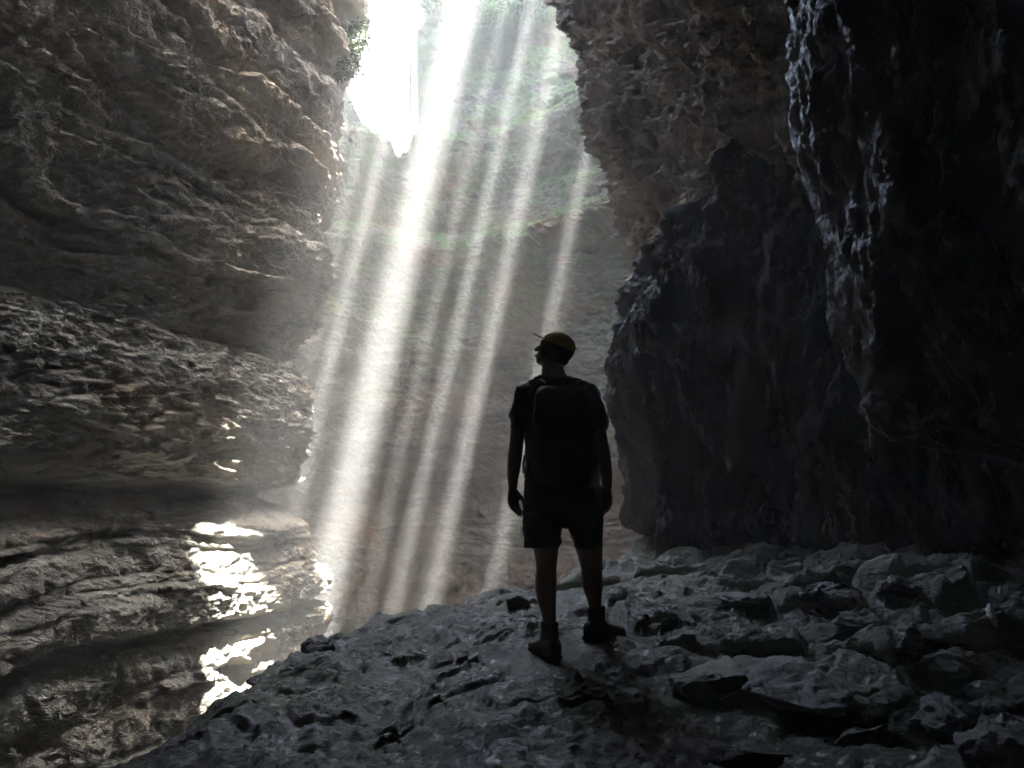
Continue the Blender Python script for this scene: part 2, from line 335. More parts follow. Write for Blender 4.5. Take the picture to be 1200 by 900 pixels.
# ------------------------------------------------------------------ wet black curtains of rock on the right
def curtain(name, pts, nmid, zlo, zhi, dz, leanz, leano, base, top, seed, label, cave=None, amp=1.0, npt=460):
    p = spline(pts, npt); n = path_normals(p, 1)
    s = np.sign(((np.array(nmid) - p[:, :2]) * n).sum(1)).mean(); n = n * (1 if s > 0 else -1)
    z = np.arange(zlo, zhi, dz)
    Z = np.broadcast_to(z[None, :], (len(p), len(z))).astype(F)
    X0 = np.broadcast_to(p[:, 0:1], Z.shape).astype(F); Y0 = np.broadcast_to(p[:, 1:2], Z.shape).astype(F)
    ln = np.interp(Z, leanz, leano)
    X1 = X0 + ln
    fl = ridged(X1 * 1.5 + .25 * Z, Y0 * 1.5, Z * .28, 3, seed) * .24 + ridged(X1 * 4.5 + .3 * Z, Y0 * 4.5, Z * .7, 4, seed + 5) * .11 + ridged(X1 * 13 + .5 * Z, Y0 * 13, Z * 2.2, 3, seed + 7) * .03
    off = amp * (fl + .22 * fbm(X1 * .8, Y0 * .8, Z * .7, 4, seed + 9))
    u = np.linspace(0, 1, len(p))[:, None]
    b = np.interp(u, base[0], base[1]) + .12 * noise(X1 * 2.5, Y0 * 2.5, Z * 0, seed + 2) + .06 * noise(X1 * 7, Y0 * 7, Z * 0, seed + 3)
    # undercut: below the lip the face steps back
    off = off - 1.1 * sstep(.0, -.30, Z - b) + .10 * np.exp(-((Z - b - .12) / .15) ** 2)
    t = np.interp(u, top[0], top[1]) + .25 * noise(X1 * 1.8, Y0 * 1.8, Z * 0, seed + 4)
    ov = np.maximum(Z - t, 0)
    off = off - ov * 1.6; Z2 = Z - ov * .75
    off = off + amp * rough_relief(X1 + .25 * Z, Y0, Z * .55, 1.25, seed + 12, .8)
    if cave is not None:
        cx, cy, cz, rx, rz, dp = cave
        r2 = (((X0 - cx) ** 2 + (Y0 - cy) ** 2) / rx ** 2) + ((Z - cz) / rz) ** 2
        off = off - dp * np.exp(-r2 ** 2)
    V = np.stack([X1 + n[:, 0:1] * off, Y0 + n[:, 1:2] * off, Z2], -1)
    fc = grid_faces(*Z.shape)
    me = np_mesh(name, V.reshape(-1, 3), fc)
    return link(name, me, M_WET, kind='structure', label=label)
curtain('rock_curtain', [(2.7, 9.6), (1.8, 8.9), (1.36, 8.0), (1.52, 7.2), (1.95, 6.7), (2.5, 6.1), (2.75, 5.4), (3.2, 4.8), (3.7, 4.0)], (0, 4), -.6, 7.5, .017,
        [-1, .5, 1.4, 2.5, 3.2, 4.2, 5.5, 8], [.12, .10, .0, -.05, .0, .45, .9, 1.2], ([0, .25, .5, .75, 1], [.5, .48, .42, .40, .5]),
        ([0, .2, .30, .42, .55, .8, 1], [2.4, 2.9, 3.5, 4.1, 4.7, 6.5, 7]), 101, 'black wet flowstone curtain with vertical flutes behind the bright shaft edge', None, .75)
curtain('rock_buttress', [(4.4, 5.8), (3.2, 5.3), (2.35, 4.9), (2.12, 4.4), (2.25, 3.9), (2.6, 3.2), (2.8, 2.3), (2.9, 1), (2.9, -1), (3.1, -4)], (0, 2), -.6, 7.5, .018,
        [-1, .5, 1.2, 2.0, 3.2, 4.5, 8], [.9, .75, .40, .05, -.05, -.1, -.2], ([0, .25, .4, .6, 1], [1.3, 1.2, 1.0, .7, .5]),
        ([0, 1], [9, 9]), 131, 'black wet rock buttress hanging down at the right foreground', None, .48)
print('curtains', time.time() - T0)

# ------------------------------------------------------------------ ground slab
EDGE = np.array([P(*a) for a in [(60, 905, 3.1), (230, 812, 4.0), (300, 778, 4.5), (370, 752, 5.0), (450, 727, 5.7), (560, 703, 6.5), (620, 697, 7.0), (690, 668, 7.7), (750, 640, 8.3)]])
GC = np.array(list(EDGE) + [P(*a) for a in [(300, 900, 2.9), (600, 900, 2.5), (900, 900, 2.35), (1200, 900, 2.3), (640, 768, 3.6), (705, 748, 3.87), (930, 655, 5.7), (1200, 703, 3.7), (900, 780, 3.4), (840, 650, 6.8)]]
              + [np.array(a) for a in [(0, 0, -.45), (-1.6, 0, -.6), (2.4, 0, -.2), (0, -3, -.5), (2.5, -3, -.3), (-2, -3, -.6), (3.6, 5.0, .45), (2.5, 8, .35)]])
def tps_fit(C):
    n = len(C); d = np.linalg.norm(C[:, None, :2] - C[None, :, :2], axis=-1)
    K = d ** 2 * np.log(d + 1e-9) + .6 * np.eye(n); Q = np.c_[np.ones(n), C[:, :2]]
    A = np.block([[K, Q], [Q.T, np.zeros((3, 3))]]); return np.linalg.solve(A, np.r_[C[:, 2], 0, 0, 0])
TW = tps_fit(GC)
def gbase(x, y):
    r = TW[-3] + TW[-2] * x + TW[-1] * y
    for i, c in enumerate(GC):
        d = np.sqrt((x - c[0]) ** 2 + (y - c[1]) ** 2); r = r + TW[i] * d * d * np.log(d + 1e-9)
    return r
FEET = [P(643, 768, 3.60), P(706, 748, 3.87)]
def ground_z(x, y):
    x = np.asarray(x, F); y = np.asarray(y, F); z0 = x * 0
    g = gbase(x, y)
    xe = np.interp(y, [-6, 0, 2] + list(EDGE[:, 1]) + [9.2, 11], [-2.9, -2.75, -2.5] + list(EDGE[:, 0]) + [2.6, 4.5])
    sl = np.interp(y, [3, 5, 6.5, 8.5], [1, .85, .75, .62])
    sd = (x - xe) * sl + .13 * fbm(x * 1.6, y * 1.6, z0, 4, 201) + .03 * noise(x * 8, y * 8, z0, 204)
    right = sstep(.45, 1.3, x + .12 * y - .25 + .4 * noise(x * .9, y * .9, z0, 205)) * sstep(1.3, 2.2, y)
    wx = x + .12 * noise(x * 2.5, y * 2.5, z0, 207); wy = y + .12 * noise(x * 2.5, y * 2.5, z0 + 5, 207)
    f1, e1 = facet(wx * 1.5 + wy * .7, wy * 2.1, z0, 211, 1.2, .5, .38)
    f2, e2 = facet(wx * 4.6 + wy * 1.2, wy * 6.4, z0, 213, 1.3, .6, .2)
    f3, e3 = facet(wx * 13, wy * 15, z0, 215, 1.0, .6)
    f4, e4 = facet(wx * 28, wy * 32, z0, 217, 1.0, .6)
    blk = .34 * f1 - .05 * np.exp(-(e1 * 16) ** 2) + .06 * f2 - .012 * np.exp(-(e2 * 18) ** 2) + .009 * f3 + .003 * f4 + .035 * ridged(x * 2 + y, y * 2.8, z0, 5, 219, .5) + .008 * fbm(x * 16, y * 18, z0, 3, 218, .6)
    slab = .07 * fbm(x * 1.1, y * 1.1, z0, 3, 221) + .035 * ridged(x * 2.6 + y, y * 2.6, z0, 4, 223) + .020 * f2 * sstep(-.1, .4, fbm(x, y, z0, 2, 226)) + .008 * f3 + .004 * f4 + .010 * fbm(x * 13, y * 15, z0, 4, 229, .65)
    # sharp little steps where thin sheets of the slab have broken away
    hh = fbm(x * .9, y * 1.3, z0, 3, 231) * 3; st = np.floor(hh) + sstep(.0, .14, hh - np.floor(hh))
    slab = slab + .035 * (st - hh)
    h = slab * (1 - right) + blk * right
    for f in FEET:
        w = np.exp(-(((x - f[0]) / .20) ** 2 + ((y - f[1]) / .26) ** 2)); h = h * (1 - .85 * w)
    h = h + .06 * np.exp(-((sd - .12) / .12) ** 2) * noise(x * 3, y * 3, z0, 233)
    # mossy lower step at lower left
    low = sstep(.55, .0, sd - .15 * noise(x * 2, y * 2, z0, 241)) * sstep(4.2, 3.6, y)
    h = h - .16 * low
    # foot of the right-hand wall rises in a worn ramp
    h = h + .35 * np.exp(-(((x - 1.75) / .35) ** 2 + ((y - 8.4) / .5) ** 2))
    drop = np.where(sd < .1, np.minimum((.1 - sd) ** 1.5 * 9, 7.2 + sd * .05), 0)
    cl = sstep(.3, 1.5, drop)
    h = h + cl * .2 * noise(x * 1.5, y * 1.5, z0, 251)
    return g + h - drop
def ground():
    def ax(lo, hi, zs, ds):
        return zspace(zs, ds, lo, hi)
    xs = ax(-3.6, 4.6, [-3.6, -3, 3, 4], [.04, .0115, .0115, .03]); ys = ax(-6.5, 10.2, [-6, 0, 1.8, 2.2, 6, 9], [.3, .12, .03, .0095, .012, .022])
    X, Y = np.meshgrid(xs, ys, indexing='ij'); X = X.astype(F); Y = Y.astype(F)
    V = np.stack([X, Y, ground_z(X, Y)], -1)
    me = np_mesh('ground', V.reshape(-1, 3), grid_faces(*X.shape))
    return link('ground', me, M_GROUND, kind='structure', label='wet grey rock shelf with broken blocks and mossy left lip above the pit')
ground(); print('ground', time.time() - T0)
def pit():
    X, Y = np.meshgrid(np.linspace(-9, 7, 160), np.linspace(-7, 20, 240), indexing='ij')
    Z = -6.6 + .5 * fbm(X * .6, Y * .6, X * 0, 4, 301) + .25 * facet((X * 1.1).astype(F), (Y * 1.1).astype(F), (X * 0).astype(F), 9)[0]
    me = np_mesh('pit_floor', np.stack([X, Y, Z], -1).reshape(-1, 3), grid_faces(*X.shape))
    link('pit_floor', me, M_BACK, kind='structure', label='rubble floor of the pit far below the rock shelf')
pit()

# ------------------------------------------------------------------ ceiling pierced by openings
ZC = 12.3; ZT = 24.0
# beams: (pixel x at y=350, width px, near depth, far depth)
BEAMS = [(352, 19, 9.8, 13.4), (328, 6, 10.2, 12.0), (384, 6, 10.5, 12.5), (410, 11, 10.2, 13.0), (468, 38, 9.6, 14.4), (512, 5, 11.2, 13.0), (548, 11, 11.4, 14.0), (588, 15, 11.6, 14.2), (652, 8, 10.8, 13.6)]
def pierced(name, xs, ys, hole, Zb, TH):
    X, Y = np.meshgrid(xs, ys, indexing='ij')
    nu, nv = X.shape
    cell = hole[:-1, :-1] | hole[1:, 1:] | hole[:-1, 1:] & hole[1:, :-1]
    gf = grid_faces(nu, nv).reshape(nu - 1, nv - 1, 4)
    bot = gf[~cell]; nvt = nu * nv
    Vb = np.stack([X, Y, Zb], -1).reshape(-1, 3); Vt = Vb + SUN / SUN[2] * TH
    faces = [bot[:, ::-1], bot + nvt]
    solid = ~cell
    dx = solid[1:, :] != solid[:-1, :]; i, j = np.nonzero(dx); a_ = (i + 1) * nv + j; b_ = a_ + 1
    faces.append(np.stack([a_, b_, b_ + nvt, a_ + nvt], -1))
    dy = solid[:, 1:] != solid[:, :-1]; i, j = np.nonzero(dy); a_ = i * nv + j + 1; b_ = a_ + nv
    faces.append(np.stack([a_, b_, b_ + nvt, a_ + nvt], -1))
    return np_mesh(name, np.vstack([Vb, Vt]), np.vstack(faces), smooth=False)
def ceiling():
    xs = zspace([-10, -6, -5.5, 5, 6, 9], [.5, .3, .1, .1, .3, .5], -12, 11)
    ys = zspace([-8, 4, 5, 18, 19, 24], [.6, .3, .1, .1, .3, .6], -8, 26)
    X, Y = np.meshgrid(xs, ys, indexing='ij')
    wob = .25 * fbm(X * .8, Y * .8, X * 0, 4, 401)
    # the wide mouth of the shaft
    hole = (((X - .4 + wob) / 4.0) ** 2 + ((Y - 10.9 + wob) / 4.2) ** 2 < 1) & (X > -3.2 + wob) & (Y > 6.9 + wob)
    hole |= (Y > 12) & (Y < 23) & (X > -6.8) & (X < 3.0 + wob)
    hole |= (X < -.2 + wob) & (X > -3.9) & (Y > 4.9 + wob) & (Y < 9)
    # opening that throws the sun patch on the left ledge
    a = P(326, 712, 8.5); a = a + SUN * (ZC - a[2]) / SUN[2]
    hole |= (((X - a[0] + wob) / 1.3) ** 2 + ((Y - a[1] + wob) / 1.2) ** 2) < 1
    Zb = ZC + .35 * fbm(X * .6, Y * .6, X * 0, 4, 411)
    link('ceiling', pierced('ceiling', xs, ys, hole, Zb, .8), M_OVER, kind='structure', label='rock roof of the cave around the wide mouth of the shaft')
def add_sun_blocker():  # added leaf sheet out of view, stops direct sun except through its slots
    xs = zspace([-6, 9], [.05, .05], -6.5, 7.0); ys = zspace([3, 18], [.05, .05], 1.8, 16.2)
    X, Y = np.meshgrid(xs, ys, indexing='ij')
    wob = .10 * fbm(X * 1.5, Y * 1.5, X * 0, 4, 401)
    hole = np.zeros(X.shape, bool)
    for (bx, w, d0, d1) in BEAMS:  # slots follow camera sight lines so beam sheets show edge-on
        bx = bx + 42; a = P(bx, 150, d0); b = P(bx, 150, d1)
        a = a + SUN * (ZT - a[2]) / SUN[2]; b = b + SUN * (ZT - b[2]) / SUN[2]
        ab = b[:2] - a[:2]; L = np.linalg.norm(ab); ab /= L
        rx, ry = X - a[0], Y - a[1]
        t = (rx * ab[0] + ry * ab[1]) / L; s = rx * ab[1] - ry * ab[0]
        wid = w / FPX * (d0 + t * (d1 - d0)) / 2
        prof = np.clip(1 - np.abs(2 * t - 1) ** 4, 0, 1) * wid
        hole |= (np.abs(s + wob * .6 * (.4 + wid)) < prof * (1 + .7 * noise(X * 2.2, Y * 2.2, X * 0, 405))) & (t > 0) & (t < 1)
    m = ((X - 4.4) / 2.6) ** 2 + ((Y - 10.4) / 2.6) ** 2
    hole |= (m < 1) & (fbm(X * 3.2, Y * 3.2, X * 0, 2, 431) > .74 + .2 * m)
    a = P(326, 712, 8.5); a = a + SUN * (ZT - a[2]) / SUN[2]
    hole |= (((X - a[0] + wob) / .95) ** 2 + ((Y - a[1] + wob) / .42) ** 2) < 1 + .8 * fbm(X * 2.5, Y * 2.5, X * 0, 3, 409)
    Zb = ZT + .5 * fbm(X * .8, Y * .8, X * 0, 4, 441) + .15 * noise(X * 5, Y * 5, X * 0, 444)
    tr = bpy.data.objects.new('sun_blocker', None); col.objects.link(tr); tr['label'] = 'unseen leafy sheet added high above the shaft to block sun outside the beam slots'; tr['category'] = 'sun_blocker'
    link('blocker_sheet', pierced('blocker_sheet', xs, ys, hole, Zb, .5), M_LEAF, tr)
    for k, (bx, by, ex, ey) in enumerate([(9.6, 4, 4.5, 7), (9.4, 5, 6, 10), (9.8, 3, 3, 4)]):  # stems added to carry the unseen blocker sheet
        V = []; Fc = []; n = 9
        for i in range(n):
            t = i / (n - 1); c = np.array([bx + (ex - bx) * t ** 1.5, by + (ey - by) * t, 12.6 + 11.3 * t ** .7]); rr = .28 * (1 - .75 * t)
            for q in range(10): V.append(c + [rr * math.cos(q * .628), rr * math.sin(q * .628), 0])
        for i in range(n - 1):
            for q in range(10): Fc.append([i * 10 + q, i * 10 + (q + 1) % 10, i * 10 + 10 + (q + 1) % 10, i * 10 + 10 + q])
        link('blocker_stem', np_mesh('blocker_stem', np.array(V), np.array(Fc)), M_OVER, tr)
ceiling()
def add_sky_blocker():  # added slab just above the view, shades the camera side from sky light
    xs = np.arange(-6.5, 5.6, .07); n1 = 110
    t = np.linspace(0, 1, n1); yb = -6.2 + t * 12.3; zb = np.where(yb > 1.2, 1.35 + .835 * yb, 2.35 + .18 * np.maximum(yb + 2, -2) * .5)
    zb = np.maximum(zb, 2.2); zb = np.convolve(np.pad(zb, 5, 'edge'), np.ones(11) / 11, 'valid')
    # underside, rounded lip, top side
    yl = 6.1 + .55 * np.sin(np.linspace(0, math.pi, 14)[1:-1]); zl = zb[-1] + .55 * (1 - np.cos(np.linspace(0, math.pi, 14)[1:-1]))
    py = np.concatenate([yb, yl, yb[::-1][::4]]); pz = np.concatenate([zb, zl, zb[::-1][::4] + 1.1])
    X = np.broadcast_to(xs[:, None], (len(xs), len(py))).astype(F); Y = np.broadcast_to(py[None], X.shape).astype(F); Z = np.broadcast_to(pz[None], X.shape).astype(F)
    h = .25 * fbm(X * .7, Y * .7, Z * .7, 4, 461) + .06 * ridged(X * 2.5, Y * 2.5, Z * 2.5, 4, 463)
    sh = 1 - .27 * sstep(.3, -2.2, X) * sstep(0, 3, Y)
    V = np.stack([X, Y * sh + .5 * h, Z - .82 * (Y - Y * sh) * sstep(1.2, 2.2, Y) + np.abs(h)], -1)
    link('sky_blocker_roof', np_mesh('sky_blocker_roof', V.reshape(-1, 3), grid_faces(*X.shape)), M_OVER, kind='structure', label='low rock slab added just above the view to keep sky light off the near side')
add_sky_blocker()

# ------------------------------------------------------------------ loose stones
def stone(name, px, py, d, size, mat, label, seed, sink=.35, rot=0, group=None, cuts=9):
    import bmesh
    bm = bmesh.new(); bmesh.ops.create_icosphere(bm, subdivisions=5 if max(size) > .12 else 4, radius=1)
    v = np.array([q.co[:] for q in bm.verts]); r = np.random.default_rng(seed)
    for _ in range(cuts + 6):
        nrm = r.normal(size=3); nrm /= np.linalg.norm(nrm); dd = r.uniform(.36, .72)
        s = v @ nrm; m = s > dd; v[m] -= np.outer((s[m] - dd) * .93, nrm)
    v = v * np.array(size)
    vx, vy, vz = [v[:, i].astype(F) for i in range(3)]
    nn = v / (np.linalg.norm(v, axis=1)[:, None] + 1e-6); mx = max(size)
    v = v + nn * ((.085 * mx * ridged(vx * 1.6 / mx, vy * 1.6 / mx, vz * 2.4 / mx, 4, seed) + .035 * mx * fbm(vx * 7 / mx, vy * 9 / mx, vz * 9 / mx, 3, seed + 1))[:, None])
    for q, c in zip(bm.verts, v): q.co = c
    me = bpy.data.meshes.new(name); bm.to_mesh(me); bm.free()
    for pl in me.polygons: pl.use_smooth = True
    # put it on the ground under that sight line
    best = None
    for dd in np.linspace(d * .7, d * 1.35, 200):
        w = P(px, py, dd); g = float(ground_z(np.array([w[0]]), np.array([w[1]]))[0])
        if g >= w[2]: best = w; break
    if best is None: best = P(px, py, d)
    g = float(ground_z(np.array([best[0]]), np.array([best[1]]))[0])
    o = link(name, me, mat, label=label, category='rock')
    if group: o['group'] = group
    o.location = (best[0], best[1], g + size[2] * (.85 - 2 * sink)); o.rotation_euler = (r.uniform(-.12, .12), r.uniform(-.12, .12), rot)
    return o
LG = 'loose rocks on the rock shelf'
for i, a in enumerate([
    ('boulder', 378, 762, 4.9, (.17, .12, .10), M_DARKST, 'dark lumpy boulder perched on the lip of the shelf beside the bright haze'),
    ('boulder', 306, 792, 4.4, (.19, .13, .06), M_DARKST, 'flat dark rock lying just behind the left edge of the shelf'),
    ('boulder', 236, 815, 3.95, (.11, .14, .12), M_DARKST, 'black upright boulder at the far left lip, right against the pale wall'),
    ('stone', 540, 772, 3.9, (.055, .05, .035), M_DARKST, 'small black stone alone on the pale slab left of the hiker'),
    ('stone', 604, 712, 6.0, (.11, .07, .08), M_DARKST, 'dark stone on the far edge of the shelf behind the hiker'),
    ('stone', 462, 768, 4.2, (.16, .07, .035), M_DARKST, 'long thin dark stone lying in the middle of the left slab'),
    ('boulder', 838, 800, 3.0, (.40, .26, .13), M_GREENST, 'large greenish slab right of the hiker with a rounded left edge'),
    ('boulder', 945, 815, 2.9, (.36, .27, .15), M_PALE, 'biggest pale angular slab in the right foreground'),
    ('stone', 1160, 806, 2.9, (.13, .07, .055), M_WHITE, 'whitish elongated stone, brightest of the rubble at the right edge'),
    ('boulder', 1108, 782, 3.1, (.19, .14, .10), M_PALE, 'pale grey rounded boulder just left of the whitish stone'),
    ('boulder', 1112, 842, 2.75, (.30, .15, .09), M_DARKST, 'dark grey flat slab below the whitish stone'),
    ('boulder', 1165, 888, 2.4, (.22, .16, .13), M_PALE, 'grey boulder in the bottom right corner of the picture'),
    ('boulder', 850, 885, 2.45, (.24, .12, .07), M_DARKST, 'low black slab at the bottom edge below the pale slab'),
    ('boulder', 1010, 735, 3.9, (.26, .18, .10), M_PALE, 'broken grey block in the middle of the rubble field'),
    ('boulder', 1060, 770, 3.4, (.14, .11, .12), M_DARKST, 'dark wedge shaped rock between two grey blocks in the rubble'),
    ('stone', 1162, 722, 3.7, (.035, .03, .06), M_WHITE, 'tiny white sliver of stone standing near the foot of the right wall'),
    ('boulder', 975, 690, 4.8, (.30, .18, .08), M_DARKST, 'long dark flat slab near the base of the black wall'),
    ('boulder', 880, 705, 4.5, (.28, .20, .08), M_PALE, 'thin pale slab tilted towards the shaft, behind the greenish slab'),
    ('boulder', 1060, 700, 4.2, (.22, .16, .10), M_DARKST, 'dark block farthest right in the rubble under the black buttress'),
    ('boulder', 1010, 870, 2.5, (.18, .13, .10), M_PALE, 'squat grey stone between the pale slab and the bottom right corner'),
    ]):
    nm, px, py, d, sz, mt, lab = a
    stone(nm, px, py, d, sz, mt, lab, 500 + i * 7, .45, (i * 2.3) % 3.1, LG)
print('stones', time.time() - T0)

# ------------------------------------------------------------------ plants on the rims
M_LEAF, _nt, _b = nodes('leaf_green')
_co = _nt.nodes.new('ShaderNodeTexCoord').outputs['Object']
_nt.links.new(ramp(_nt, tex(_nt, _co, 3.5, 3, .6), [(0.35, (.03, .055, .015)), (0.65, (.08, .13, .035))]), _b.inputs['Base Color'])
_b.inputs['Roughness'].default_value = .6
_b.inputs['Transmission Weight'].default_value = 0.0
add_sun_blocker(); print('add_sun_blocker', time.time() - T0)
def foliage(name, centers, n, leaf, mat, seed, **props):
    r = np.random.default_rng(seed); V = []; Fc = []
    cs = np.array([c[:3] for c in centers]); rs = np.array([c[3] for c in centers])
    w = rs ** 2; idx = r.choice(len(cs), n, p=w / w.sum())
    dv = r.normal(size=(n, 3)); dv /= np.linalg.norm(dv, axis=1)[:, None]
    pos = cs[idx] + dv * (rs[idx] * r.uniform(.25, 1.05, n) ** .6)[:, None]
    for k in range(n):
        t = r.normal(size=3) + [0, 0, -.7]; t /= np.linalg.norm(t); s = np.cross(t, r.normal(size=3)); s /= np.linalg.norm(s)
        L = leaf * r.uniform(.6, 1.4); q = pos[k]; up = np.cross(s, t) * L * .18; b = len(V)
        V += [q, q + t * L * .5 + s * L * .28 + up, q + t * L, q + t * L * .5 - s * L * .28 + up]; Fc.append([b, b + 1, b + 2, b + 3])
    me = np_mesh(name, np.array(V), np.array(Fc), smooth=False)
    return link(name, me, mat, **props)
r = np.random.default_rng(3)
cl = [tuple(P(r.uniform(396, 416), r.uniform(-40, 85), r.uniform(10.0, 10.8))) + (r.uniform(.12, .3),) for _ in range(22)]
foliage('hanging_bush', cl, 5200, .075, M_LEAF, 4, label='leafy bush hanging over the rim of the left wall beside the bright opening', category='bush')
cl = [tuple(P(r.uniform(492, 640), r.uniform(-30, 14), r.uniform(14.6, 15.4))) + (r.uniform(.15, .4),) for _ in range(30)]
foliage('moss_curtain', cl, 6500, .09, M_LEAF, 5, label='green leafy plants trailing over the top of the far wall', category='plants')

# ------------------------------------------------------------------ the hiker
S = 3.6 / FPX
D0 = 3.74
class MB:
    def __init__(s): s.V = []; s.F = []; s.n = 0
    def add(s, V, Fc):
        s.V.append(np.asarray(V, float)); s.F += [tuple(int(i) + s.n for i in f) for f in Fc]; s.n += len(V)
    def loft(s, rings, m=20, power=2.0):
        """rings: (center xyz, vec a, vec b) -> closed tube"""
        V = []; n = len(rings)
        for c, a, b in rings:
            for k in range(m):
                t = 2 * math.pi * k / m; ct, st = math.cos(t), math.sin(t)
                e = 2 / power
                V.append(np.array(c) + np.array(a) * math.copysign(abs(ct) ** e, ct) + np.array(b) * math.copysign(abs(st) ** e, st))
        Fc = [(i * m + k, i * m + (k + 1) % m, (i + 1) * m + (k + 1) % m, (i + 1) * m + k) for i in range(n - 1) for k in range(m)]
        V += [np.array(rings[0][0]), np.array(rings[-1][0])]
        Fc += [(n * m, (k + 1) % m, k) for k in range(m)] + [(n * m + 1, (n - 1) * m + k, (n - 1) * m + (k + 1) % m) for k in range(m)]
        s.add(V, Fc)
    def sil(s, rows, m=24, power=2.2, grow=0.0):
        """rows: (left px, right px, py, depth, half thickness)"""
        R = []
        for l, r_, y, d, th in rows:
            a = P(l, y, d); b = P(r_, y, d); c = (a + b) / 2
            h = (b - a) / 2; h = h * (1 + grow / max(np.linalg.norm(h), 1e-6))
            R.append((c, h, (0, th + grow, 0)))
        # smooth resample
        A = np.array([np.r_[c, a, b] for c, a, b in R]); n = len(A); out = []
        pp = np.vstack([2 * A[0] - A[1], A, 2 * A[-1] - A[-2]])
        for i in range(n - 1):
            p0, p1, p2, p3 = pp[i:i + 4]
            for t in np.linspace(0, 1, 5, endpoint=(i == n - 2)):
                q = .5 * (2 * p1 + (-p0 + p2) * t + (2 * p0 - 5 * p1 + 4 * p2 - p3) * t * t + (-p0 + 3 * p1 - 3 * p2 + p3) * t ** 3)
                out.append((q[:3], q[3:6], q[6:9]))
        s.loft(out, m, power)
    def tube(s, pts, radii, m=12):
        pts = [np.array(p, float) for p in pts]; R = []
        for i, p in enumerate(pts):
            t = pts[min(i + 1, len(pts) - 1)] - pts[max(i - 1, 0)]; t /= np.linalg.norm(t)
            ref = np.array([0, 1, 0]) if abs(t[1]) < .8 else np.array([1, 0, 0])
            a = np.cross(t, ref); a /= np.linalg.norm(a); b = np.cross(t, a)
            R.append((p, a * radii[i], b * radii[i]))
        # rounded ends
        t0 = pts[0] - pts[1]; t0 /= np.linalg.norm(t0); t1 = pts[-1] - pts[-2]; t1 /= np.linalg.norm(t1)
        R = [(pts[0] + t0 * radii[0] * .7, R[0][1] * .6, R[0][2] * .6)] + R + [(pts[-1] + t1 * radii[-1] * .7, R[-1][1] * .6, R[-1][2] * .6)]
        s.loft(R, m)
    def ball(s, c, ax, rad, m=20):
        ax = np.array(ax, float); R = []
        for i in range(1, 12):
            ph = math.pi * i / 12; R.append((np.array(c) + ax[2] * rad[2] * -math.cos(ph), ax[0] * rad[0] * math.sin(ph), ax[1] * rad[1] * math.sin(ph)))
        s.loft(R, m)
    def build(s, name, mat, parent, root, voxel=.006, smooth=4, disp=0):
        me = bpy.data.meshes.new(name); me.from_pydata([tuple(v - root) for v in np.vstack(s.V)], [], s.F); me.update()
        import bmesh
        bm = bmesh.new(); bm.from_mesh(me); bmesh.ops.recalc_face_normals(bm, faces=bm.faces); bm.to_mesh(me); bm.free()
        o = bpy.data.objects.new('tmp', me); col.objects.link(o)
        if voxel:
            md = o.modifiers.new('r', 'REMESH'); md.mode = 'VOXEL'; md.voxel_size = voxel; md.use_smooth_shade = True
            if smooth: sm = o.modifiers.new('s', 'SMOOTH'); sm.iterations = smooth; sm.factor = .5
        dg = bpy.context.evaluated_depsgraph_get(); ev = o.evaluated_get(dg)
        me2 = bpy.data.meshes.new_from_object(ev); me2.name = name
        bpy.data.objects.remove(o); bpy.data.meshes.remove(me)
        if disp:
            v = np.zeros(len(me2.vertices) * 3, F); me2.vertices.foreach_get('co', v); v = v.reshape(-1, 3)
            nr = np.zeros(len(v) * 3, F); me2.vertices.foreach_get('normal', nr); nr = nr.reshape(-1, 3)
            h = ridged(v[:, 0] * 7 + v[:, 2] * 3, v[:, 1] * 7, v[:, 2] * 5, 3, 600) * disp
            v = v + nr * h[:, None]; me2.vertices.foreach_set('co', v.ravel()); me2.update()
        for pl in me2.polygons: pl.use_smooth = True
        return link(name, me2, mat, parent)
ROOT = (FEET[0] + FEET[1]) / 2; ROOT[2] = min(FEET[0][2], FEET[1][2])
M_SKIN = cloth('skin', (.08, .046, .032), .55, 300); M_SHIRT = cloth('navy_shirt', (.014, .015, .02)); M_SHORT = cloth('black_shorts', (.012, .012, .013))
M_CAP = cloth('yellow_cap_cloth', (.26, .17, .02)); M_BAG = cloth('black_nylon', (.006, .006, .0065), .8, 180, .15); M_BOOT = cloth('black_boot_leather', (.012, .011, .010), .65, 90); M_HAIR = cloth('dark_hair', (.012, .009, .007), .6, 400)
M_SOLE = cloth('black_rubber', (.010, .010, .010), .8, 60)
hiker = bpy.data.objects.new('person', None); col.objects.link(hiker); hiker.location = ROOT
hiker['label'] = 'hiker in dark shirt and shorts and yellow cap seen from behind'; hiker['category'] = 'person'
dL, dR = 3.60, 3.87; DT = 3.74
b = MB()
